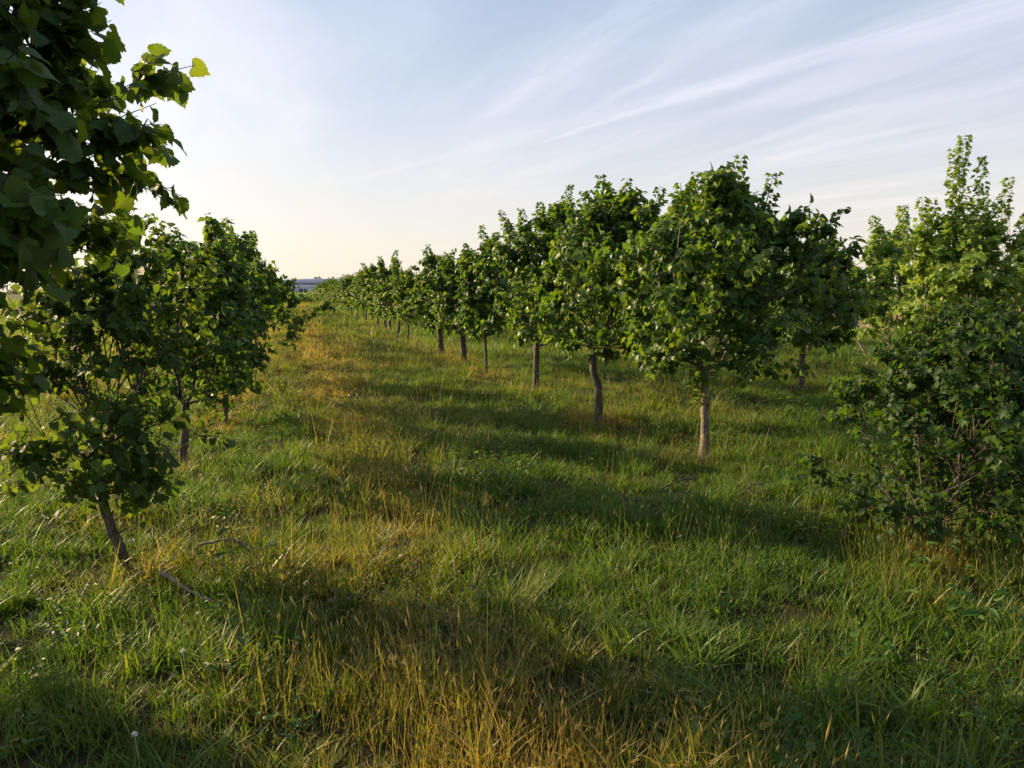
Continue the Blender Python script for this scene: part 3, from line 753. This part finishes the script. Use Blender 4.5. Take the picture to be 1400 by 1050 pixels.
for d0, d1, dens, mode, ks in ((1.3, 3.2, 135, 'near', .9), (3.2, 5.2, 110, 'near', .95), (5.2, 10, 78, 'near', 1.0), (10, 18, 36, 'near', 1.15), (18, 34, 9, 'far', 1.0), (34, 70, 3.2, 'far', 1.35), (70, 140, .8, 'far', 2.0)):
    x, y = field(d0, d1, dens)
    k, r, s, d, p = place(x, y, mode); ok = (p < 21.0)
    z = bump_h(x, y)
    X_.append(np.stack([x, y, z], 1)[ok]); K_.append(k[ok]); R_.append(r[ok]); D_.append(d[ok])
    s = s * ks; S_.append(np.stack([s * 1.05, s * 1.05, s], 1)[ok])
scatter('grass', np.concatenate(X_), np.concatenate(R_), np.concatenate(S_), np.concatenate(K_), np.concatenate(D_),
        'uneven knee-low meadow grass with seed stalks and weeds covering the whole orchard floor')
print('clumps', sum(len(q) for q in X_))

# ------------------------------------------------------------------ tussocks, sticks and small things in the grass
def tussock(px, py, label, seed, n=130, rad=.10, hmax=.42, mat=None, bend=1.2, swirl=None, width=.003):
    x, y = ground_xy(px, py); rg = np.random.default_rng(seed)
    V, T, A, Hh = blades(rg, cnt=n, rad=rad, hmin=hmax * .5, hmax=hmax, width=width, bend=bend, seg=5, upright=.5, swirl=swirl)
    o = link('grass_tussock', mesh_np('grass_tussock', V, T, mat or M_GRASS, attrs={'rnd': A, 'hgt': Hh}), None, (x, y, float(bump_h(np.float64(x), np.float64(y)))))
    return tag(o, label, 'tussock', 'large tussocks in the meadow grass')
tussock(835, 722, 'large dark arching tussock in the shade right of the yellow strip', 1, n=150, rad=.12, hmax=.38, bend=1.6)
tussock(708, 845, 'pale tall tussock of long blades leaning right in the foreground', 2, n=80, rad=.10, hmax=.36, mat=M_STALK, bend=.5, swirl=.2, width=.0020)
tussock(985, 965, 'flattened grass tussock at the bottom right with blades swept left', 3, n=150, rad=.16, hmax=.36, bend=2.0, swirl=2.9)
tussock(640, 920, 'upright tussock of yellow seed stalks in the bottom centre', 4, n=60, rad=.2, hmax=.40, mat=M_STALK, bend=.2, width=.0017)

def cuttings(px, py, rx, label, seed, n=420):
    x, y = ground_xy(px, py); rg = np.random.default_rng(seed)
    V, T, A, Hh = blades(rg, cnt=n, rad=1.0, hmin=.05, hmax=.13, width=.0026, bend=1.6, seg=3, upright=1.6)
    V = np.array(V).reshape(-1, 7, 3); c = V[:, 0:1, :2].copy(); V[:, :, :2] = V[:, :, :2] - c + c * [rx, .16]; V[:, :, 2] += .02 + .05 * rg.random((len(V), 1))
    o = link('dry_cuttings', mesh_np('dry_cuttings', V.reshape(-1, 3), T, M_STALK, attrs={'rnd': np.clip(np.array(A) * .5 + .5, 0, 1), 'hgt': Hh}), None, (x, y, float(bump_h(np.float64(x), np.float64(y)))))
    return tag(o, label, kind='stuff')
cuttings(915, 632, .42, 'pale dry cut grass lying left of the broadest tree', 5)
cuttings(345, 505, .5, 'pale dry grass strip along the foot of the left row', 6, 500)
def stick(name, pts_px, r, label, heights, forks=(), cat='stick', mat=None):
    P = []
    for (px, py), h in zip(pts_px, heights):
        x, y = ground_xy(px, py); k = 1 - h / CAM_H        # keep the picked pixel while raised above the ground
        P.append((x * k, y * k, h))
    P = np.array(P); c = P[0].copy(); c[2] = 0
    tb = Tubes(); P2 = P - c
    u = np.linspace(0, len(P) - 1, 10); pp = np.stack([np.interp(u, np.arange(len(P)), P2[:, q]) for q in range(3)], 1)
    rg = np.random.default_rng(int(pts_px[0][0])); pp[1:-1] += rg.normal(0, .004, (8, 3))
    tb.add(pp, np.linspace(r, r * .45, 10), 7, rg, .08)
    for (i, dx, dy, dz) in forks:
        a = pp[i]; tb.add([a, a + np.array([dx, dy, dz]) * .5, a + np.array([dx, dy, dz * 1.4])], [r * .6, r * .45, r * .25], 5)
    o = link(name, tb.mesh(name, mat or M_STICK), None, tuple(c)); return tag(o, label, cat, 'dead sticks lying in the grass')
stick('dead_stick', [(218, 782), (245, 797), (268, 812), (292, 822)], .010, 'straight pale stick lying right of the leaning trunk', [.22, .19, .15, .12], forks=[(4, .02, -.05, -.05)])
stick('dead_branch', [(272, 745), (300, 738), (325, 742), (343, 750)], .009, 'arched forked dead branch behind the straight stick', [.15, .18, .17, .12], forks=[(4, -.07, .05, .03), (6, .05, -.02, .03), (8, .07, -.03, -.01)])
stick('dead_branch', [(312, 735), (330, 742), (345, 749), (366, 750)], .007, 'thin crooked twig crossing the arched dead branch', [.20, .17, .14, .12], forks=[(3, .03, .02, .05)])
stick('dead_branch', [(1003, 690), (1025, 664), (1052, 658)], .010, 'reddish pruned twig resting in front of the broadest tree', [.05, .16, .17], forks=[(3, .12, .0, -.04), (5, -.04, .03, .06), (7, .03, -.08, -.06)], mat=M_BARK)
stick('dead_branch', [(1015, 668), (1035, 678), (1048, 700)], .008, 'second reddish twig crossing the pruned twig by the broadest tree', [.15, .12, .05], forks=[(4, .1, .02, .03)], mat=M_BARK)
stick('dead_branch', [(905, 668), (935, 655), (958, 652)], .007, 'short dark twig beside the foot of the broadest tree', [.07, .12, .1], forks=[(5, .05, .0, .03)], mat=M_BARK)
stick('dead_branch', [(232, 735), (255, 725), (270, 712)], .006, 'small reddish twig leaning in the grass behind the arched branch', [.1, .14, .2], forks=[(4, -.04, 0, .05)], mat=M_BARK)
M_CLOCK = simple_mat('seed_fluff', (.72, .70, .62), .9)
M_STEM = simple_mat('flower_stem', (.12, .17, .05), .6)
def dandelion(px, py, h, label):
    x, y = ground_xy(px, py); k = 1 - h / CAM_H
    t = tag(empty('dandelion', (x * k, y * k, 0)), label, 'flower', 'spent dandelions in the foreground')
    tb = Tubes(); tb.add([(0.0, 0, 0), (.01, 0, h * .6), (0, 0, h)], [.0025, .002, .002], 5); link('stem', tb.mesh('stem', M_STEM), t)
    rg = np.random.default_rng(int(px)); n = 60; d = norm(rg.normal(0, 1, (n, 3)) + [0, 0, .3]); V = []; T = []
    for q in range(n):
        s_ = norm(np.cross(d[q], rg.normal(0, 1, 3))) * .0014; e = np.array([0, 0, h]) + d[q] * .009
        V += [np.array([0, 0, h]), e - s_, e + s_]; T.append((3 * q, 3 * q + 1, 3 * q + 2))
    link('seed_head', mesh_np('seed_head', V, T, M_CLOCK), t)
dandelion(250, 890, .26, 'white spent dandelion head left of centre, below the straight stick')
dandelion(184, 1004, .27, 'white spent dandelion head lowest in the foreground left')
dandelion(60, 706, .20, 'white spent dandelion head at the left edge beside the leaning tree')

# ------------------------------------------------------------------ far background: long low hall, hedge line, end-of-lane bushes
def box(V, T, x0, x1, y0, y1, z0, z1):
    o = len(V); V += [(x, y, z) for z in (z0, z1) for y in (y0, y1) for x in (x0, x1)]
    for q in ((0, 2, 3, 1), (4, 5, 7, 6), (0, 1, 5, 4), (1, 3, 7, 5), (3, 2, 6, 7), (2, 0, 4, 6)):
        a, b, c, d = (o + i for i in q); T += [(a, b, c), (a, c, d)]
def bmesh_box(name, mat, parent, *boxes):
    V, T = [], []
    for b in boxes: box(V, T, *b)
    return link(name, mesh_np(name, V, T, mat), parent)
D = 300.0
hall = tag(empty('industrial_hall', ((398 - 700) / F * D, D, 0)), 'long low lavender-blue hall with grey roof at the far end of the lane', 'building')
M_WALLB = simple_mat('blue_cladding', (.50, .54, .78), .5, .15, .4); M_ROOF = simple_mat('grey_roof', (.46, .47, .52), .5, .2, .2)
M_BAND = simple_mat('white_band', (.85, .86, .88), .5); M_WIN = simple_mat('dark_glass', (.04, .05, .09), .15)
x1 = (470 - 398) / F * D
bmesh_box('wall', M_WALLB, hall, (-22, x1, 0, 30, 0, 4.6))
bmesh_box('white_band', M_BAND, hall, (-22.1, x1 + .1, -.12, -.003, 3.0, 3.9))
V = [(-23, -1, 4.6), (x1 + 1, -1, 4.6), (x1 + 1, 31, 4.6), (-23, 31, 4.6), (-23, 15, 6.6), (x1 + 1, 15, 6.6)]
link('roof', mesh_np('roof', V, [(0, 1, 5), (0, 5, 4), (2, 3, 4), (2, 4, 5), (0, 4, 3), (1, 2, 5), (0, 3, 2), (0, 2, 1)], M_ROOF), hall)
for k in range(7):
    a = -19 + k * 5.6
    f = bmesh_box('window', M_BAND, hall, (a, a + 3.9, -.10, -.003, .9, 2.7))
    bmesh_box('pane', M_WIN, f, (a + .2, a + 1.85, -.14, -.103, 1.05, 2.55), (a + 2.05, a + 3.7, -.14, -.103, 1.05, 2.55))

def leafy_mass(name, boxes, n, size, mat, seed, label, cat=None, kind=None, group=None, loc=(0, 0, 0)):
    """uneven mass of leaf clumps filling ellipsoids"""
    rg = np.random.default_rng(seed); P = []; 
    vol = np.array([b[3] * b[4] * b[5] for b in boxes]) ** .67; cnt = (n * vol / vol.sum()).astype(int)
    for b, c in zip(boxes, cnt):
        d = norm(rg.normal(0, 1, (c, 3))); d[:, 2] = np.abs(d[:, 2]) * np.where(rg.random(c) < .85, 1, -.6); r = rg.uniform(.55, 1.08, c)[:, None]
        P.append(np.array(b[:3]) + d * r * np.array(b[3:]))
    P = np.concatenate(P); k = len(P); P[:, 2] = np.maximum(P[:, 2], .05)
    me = leaves_mesh(name, P, rg.normal(0, 1, (k, 3)), rg.normal(0, .6, (k, 3)) + [0, 0, .8], rg.uniform(.6, 1.3, k) * size, 'far', mat, rg)
    return tag(link(name, me, None, loc), label, cat, group, kind)
M_FAR = leaf_mat('far_leaf', [(0, (.06, .085, .05)), (1, (.11, .135, .075))], ((.1, .15, .06), (.16, .2, .08)), tmix=.2, rough=.8)
# wood line all along the horizon
rg = random.Random(3); bl = []
for a in np.arange(-75, 76, 1.1):
    dd = rg.uniform(430, 520); aa = math.radians(a); lane = abs(a + 15.7) < 2.2
    h = rg.uniform(3.5, 6.5) if lane else rg.uniform(5, 11)
    bl.append((dd * math.sin(aa), dd * math.cos(aa), 0, rg.uniform(6, 12), 6, h))
leafy_mass('distant_wood', bl, 30000, 1.1, M_FAR, 4, 'low grey-green line of distant woodland along the horizon', kind='stuff')
# dark tree beside the hall
x = (437 - 700) / F * 340
leafy_mass('distant_tree', [(0, 0, 3.4, 3.5, 3, 4.0), (4.5, 0, 3.2, 3.5, 3, 3.8), (8, 0, 3, 3, 3, 4.1)], 1600, .9, M_FAR, 5, 'dark rounded tree clump showing above the hall roof', 'tree', loc=(x, 340, 0))
# lattice mast far behind the right-hand trees
MD = 200.0; mx = (1363 - 700) / F * MD; MH = 22.6
mast = tag(empty('lattice_mast', (mx, MD, 0)), 'thin grey lattice mast top showing between the crowns at the right edge', 'mast')
M_STEEL = simple_mat('galvanised_steel', (.30, .31, .33), .5)
hw = lambda z: 1.9 - 1.5 * z / MH
for sx, sy in ((-1, -1), (1, -1), (1, 1), (-1, 1)):
    tb = Tubes(); tb.add([(sx * hw(0), sy * hw(0), 0), (sx * hw(MH / 2), sy * hw(MH / 2), MH / 2), (sx * hw(MH), sy * hw(MH), MH)], [.11, .09, .07], 5); link('leg', tb.mesh('leg', M_STEEL), mast)
tb = Tubes(); zz = np.linspace(0, MH, 17)
for a, b in zip(zz[:-1], zz[1:]):
    for (x0, y0), (x1, y1) in (((-1, -1), (1, -1)), ((1, -1), (1, 1)), ((1, 1), (-1, 1)), ((-1, 1), (-1, -1))):
        for (p0, q0, p1, q1) in ((x0, y0, x1, y1), (x1, y1, x0, y0)):
            tb.add([(p0 * hw(a), q0 * hw(a), a), (p1 * hw(b), q1 * hw(b), b)], [.045, .045], 4)
link('bracing', tb.mesh('bracing', M_STEEL), mast)
# bushes closing the lane
for k, (px, dd, w_, h_) in enumerate(((409, 90, 1.7, 1.35), (428, 104, 1.8, 1.5), (396, 100, 1.8, 1.3))):
    leafy_mass('olive_bush', [(0, 0, .2, w_, 1.4, h_), (.9, .3, .1, w_ * .7, 1.2, h_ * .7)], 1500, .17, M_LEAFL, 6 + k,
               ['olive bush closing the end of the lane below the hall', 'light bush at the far end of the right row', 'low bush at the far end of the left row'][k], 'bush', group='bushes at the end of the lane', loc=((px - 700) / F * dd, dd, 0))
